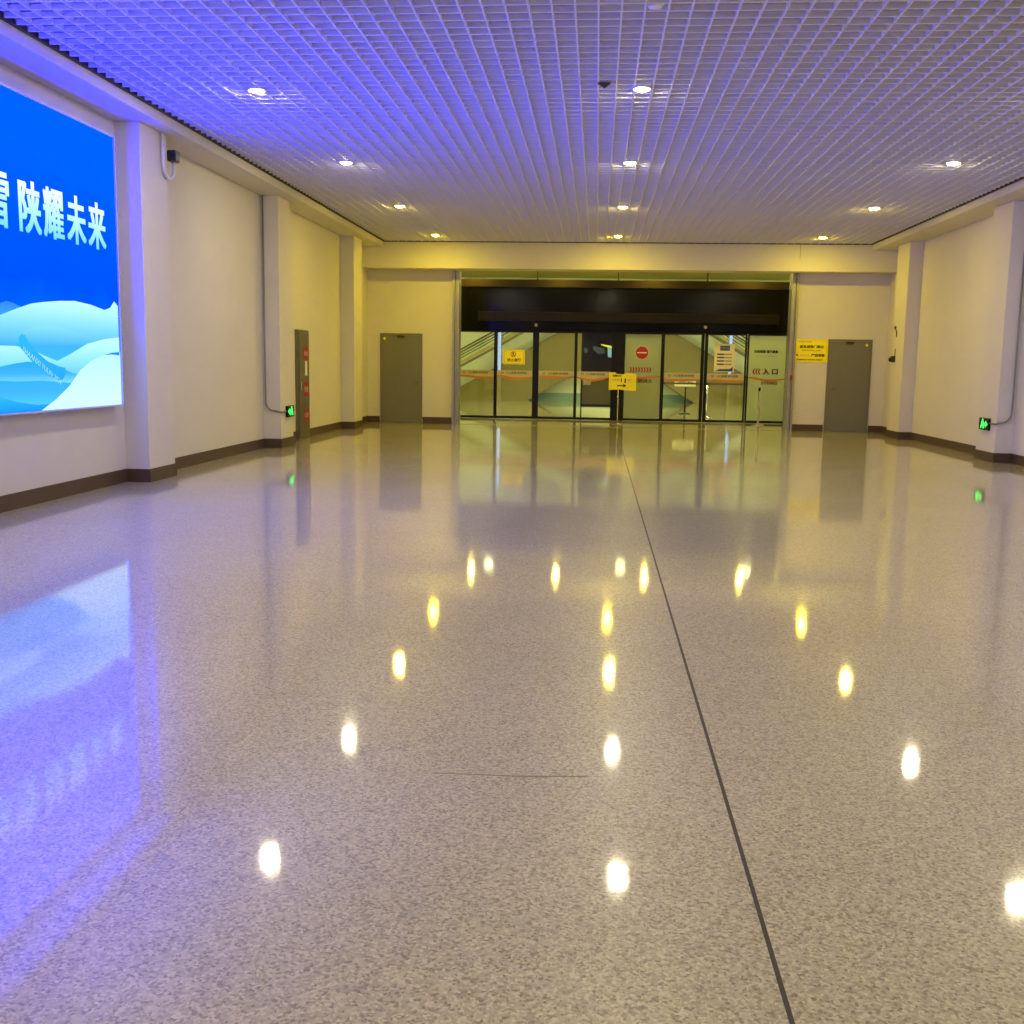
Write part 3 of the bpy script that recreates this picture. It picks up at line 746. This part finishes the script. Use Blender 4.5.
for x, lb_ in ((-3.97, 'slim blue white light column behind the second pane'), (5.30, 'slim blue white light column behind the seventh pane')):
    e = empty('light_column', (x, 43.2, 0), lb_, 'lamp')
    bm = bmesh.new(); box(bm, x-.07, x+.07, 43.25, 43.3, 0, 3.6); obj('column_body', bm, 'brown', e)
    bm = bmesh.new(); box(bm, x-.055, x+.055, 43.2, 43.25, 1.15, 3.55); obj('light_strip', bm, 'bluecol', e)

# kiosk with a black screen behind the fourth pane
e = empty('information_kiosk', (.06, 31.7, 0), 'black framed kiosk with a large dark screen behind the fourth pane', 'kiosk')
bm = bmesh.new(); box(bm, -.47, .62, 31.55, 31.75, 1.30, 2.56, bev=.01); obj('screen_housing', bm, 'black', e)
f = Face((0, 31.549, 0), (1, 0, 0))
f.rect(-.42, .58, 1.34, 2.52, 'screen', 0, .001)
f.poly([(.10, 2.13), (.58, 2.05), (.58, 2.0), (.27, 2.05), (.10, 2.10)], 'refl_y', .001, .002)  # this and the next patches: reflections in the dark screen, painted as glowing shapes
f.poly([(.29, 2.05), (.56, 2.0), (.56, 1.78), (.53, 1.62), (.47, 1.66), (.44, 1.74), (.31, 1.76)], 'refl_w', .001, .002)
f.poly([(-.40, 2.02), (-.30, 2.0), (-.28, 1.9), (-.36, 1.85), (-.40, 1.9)], 'refl_b', .001, .002)
f.poly([(-.12, 2.07), (.2, 2.0), (.22, 1.86), (.02, 1.84), (-.14, 1.98)], 'refl_b', .001, .002)
f.done('screen', e)
bm = bmesh.new()
for a, b, z0, z1 in ((-.47, -.43, 0, 1.30), (.56, .60, 0, 1.30), (-.43, .56, 1.10, 1.15), (-.43, .56, .28, .36)): box(bm, a, b, 31.58, 31.72, z0, z1)
obj('support_frame', bm, 'black', e)
bm = bmesh.new(); box(bm, -.43, .56, 31.65, 31.68, .36, 1.10); obj('back_panel', bm, 'brown', e)
bm = bmesh.new(); box(bm, -.40, -.17, 31.60, 31.645, .93, 1.08); obj('paper_tray', bm, 'paper', e)

stanchion('barrier_post', 3.30, 32.2, 1.05, 'chrome barrier post behind the left edge of the seventh pane')
stanchion('barrier_post', 1.45, 32.2, 1.05, 'chrome barrier post behind the no-entry poster')
stanchion('barrier_post', 5.2, 32.2, 1.05, 'chrome barrier post behind the entrance poster')
bm = bmesh.new(); box(bm, 1.49, 3.26, 32.195, 32.205, .985, 1.035); box(bm, 3.34, 5.16, 32.195, 32.205, .985, 1.035)
obj('barrier_belt', bm, 'rail', loc=(3.3, 32.2, 1.0), label='dark barrier belt stretched between the posts behind the glass', cat='barrier')
e = empty('sign_stand', (2.86, 34.6, 0), 'small white sign on a black stand behind the sixth pane', 'sign')
bm = bmesh.new(); lathe(bm, [(0, 0), (.2, 0), (.2, .02), (.03, .04), (0, .04)], 2.86, 34.6); obj('base', bm, 'black', e)
bm = bmesh.new(); tube(bm, [(2.86, 34.6, .03), (2.86, 34.6, 1.0)], .03); obj('pole', bm, 'black', e)
f = Face((2.84, 34.56, 0), (1, 0, 0)); f.rect(-.34, .34, .88, 1.12, 'paper', 0, .012); f.rect(-.16, .16, 1.12, 1.18, 'paper', 0, .012); f.rect(-.3, .3, 1.115, 1.13, 'black', -.01, .013)
f.text('请排队候车', -.22, .26, .95, 1.05, 'ink', .013, .02); f.done('sign_panel', e)

# ------------------------------------------------------------------ world and camera
w = bpy.data.worlds.new('world'); bpy.context.scene.world = w; w.use_nodes = True
w.node_tree.nodes['Background'].inputs[0].default_value = (.01, .012, .02, 1)
w.node_tree.nodes['Background'].inputs[1].default_value = .3
fpx, p, yaw, r = 1055.6, .139, .0775, .0159
F = Vector((-math.sin(yaw)*math.cos(p), math.cos(yaw)*math.cos(p), -math.sin(p)))
R = Vector((math.cos(yaw), math.sin(yaw), 0)); U = R.cross(F)
R2 = R*math.cos(r)+U*math.sin(r); U2 = -R*math.sin(r)+U*math.cos(r)
cam = bpy.data.cameras.new('camera'); co = bpy.data.objects.new('camera', cam); COL.objects.link(co)
m4 = Matrix((R2, U2, -F)).transposed().to_4x4(); m4.translation = (0, 0, 1.5)
co.matrix_world = m4
cam.sensor_width = 36; cam.lens = fpx/1024*36; cam.clip_end = 200; cam.clip_start = .05
bpy.context.scene.camera = co
vs = bpy.context.scene.view_settings
vs.view_transform = 'Standard'; vs.look = 'None'; vs.exposure = 0.0; vs.gamma = 1
vs.use_curve_mapping = False
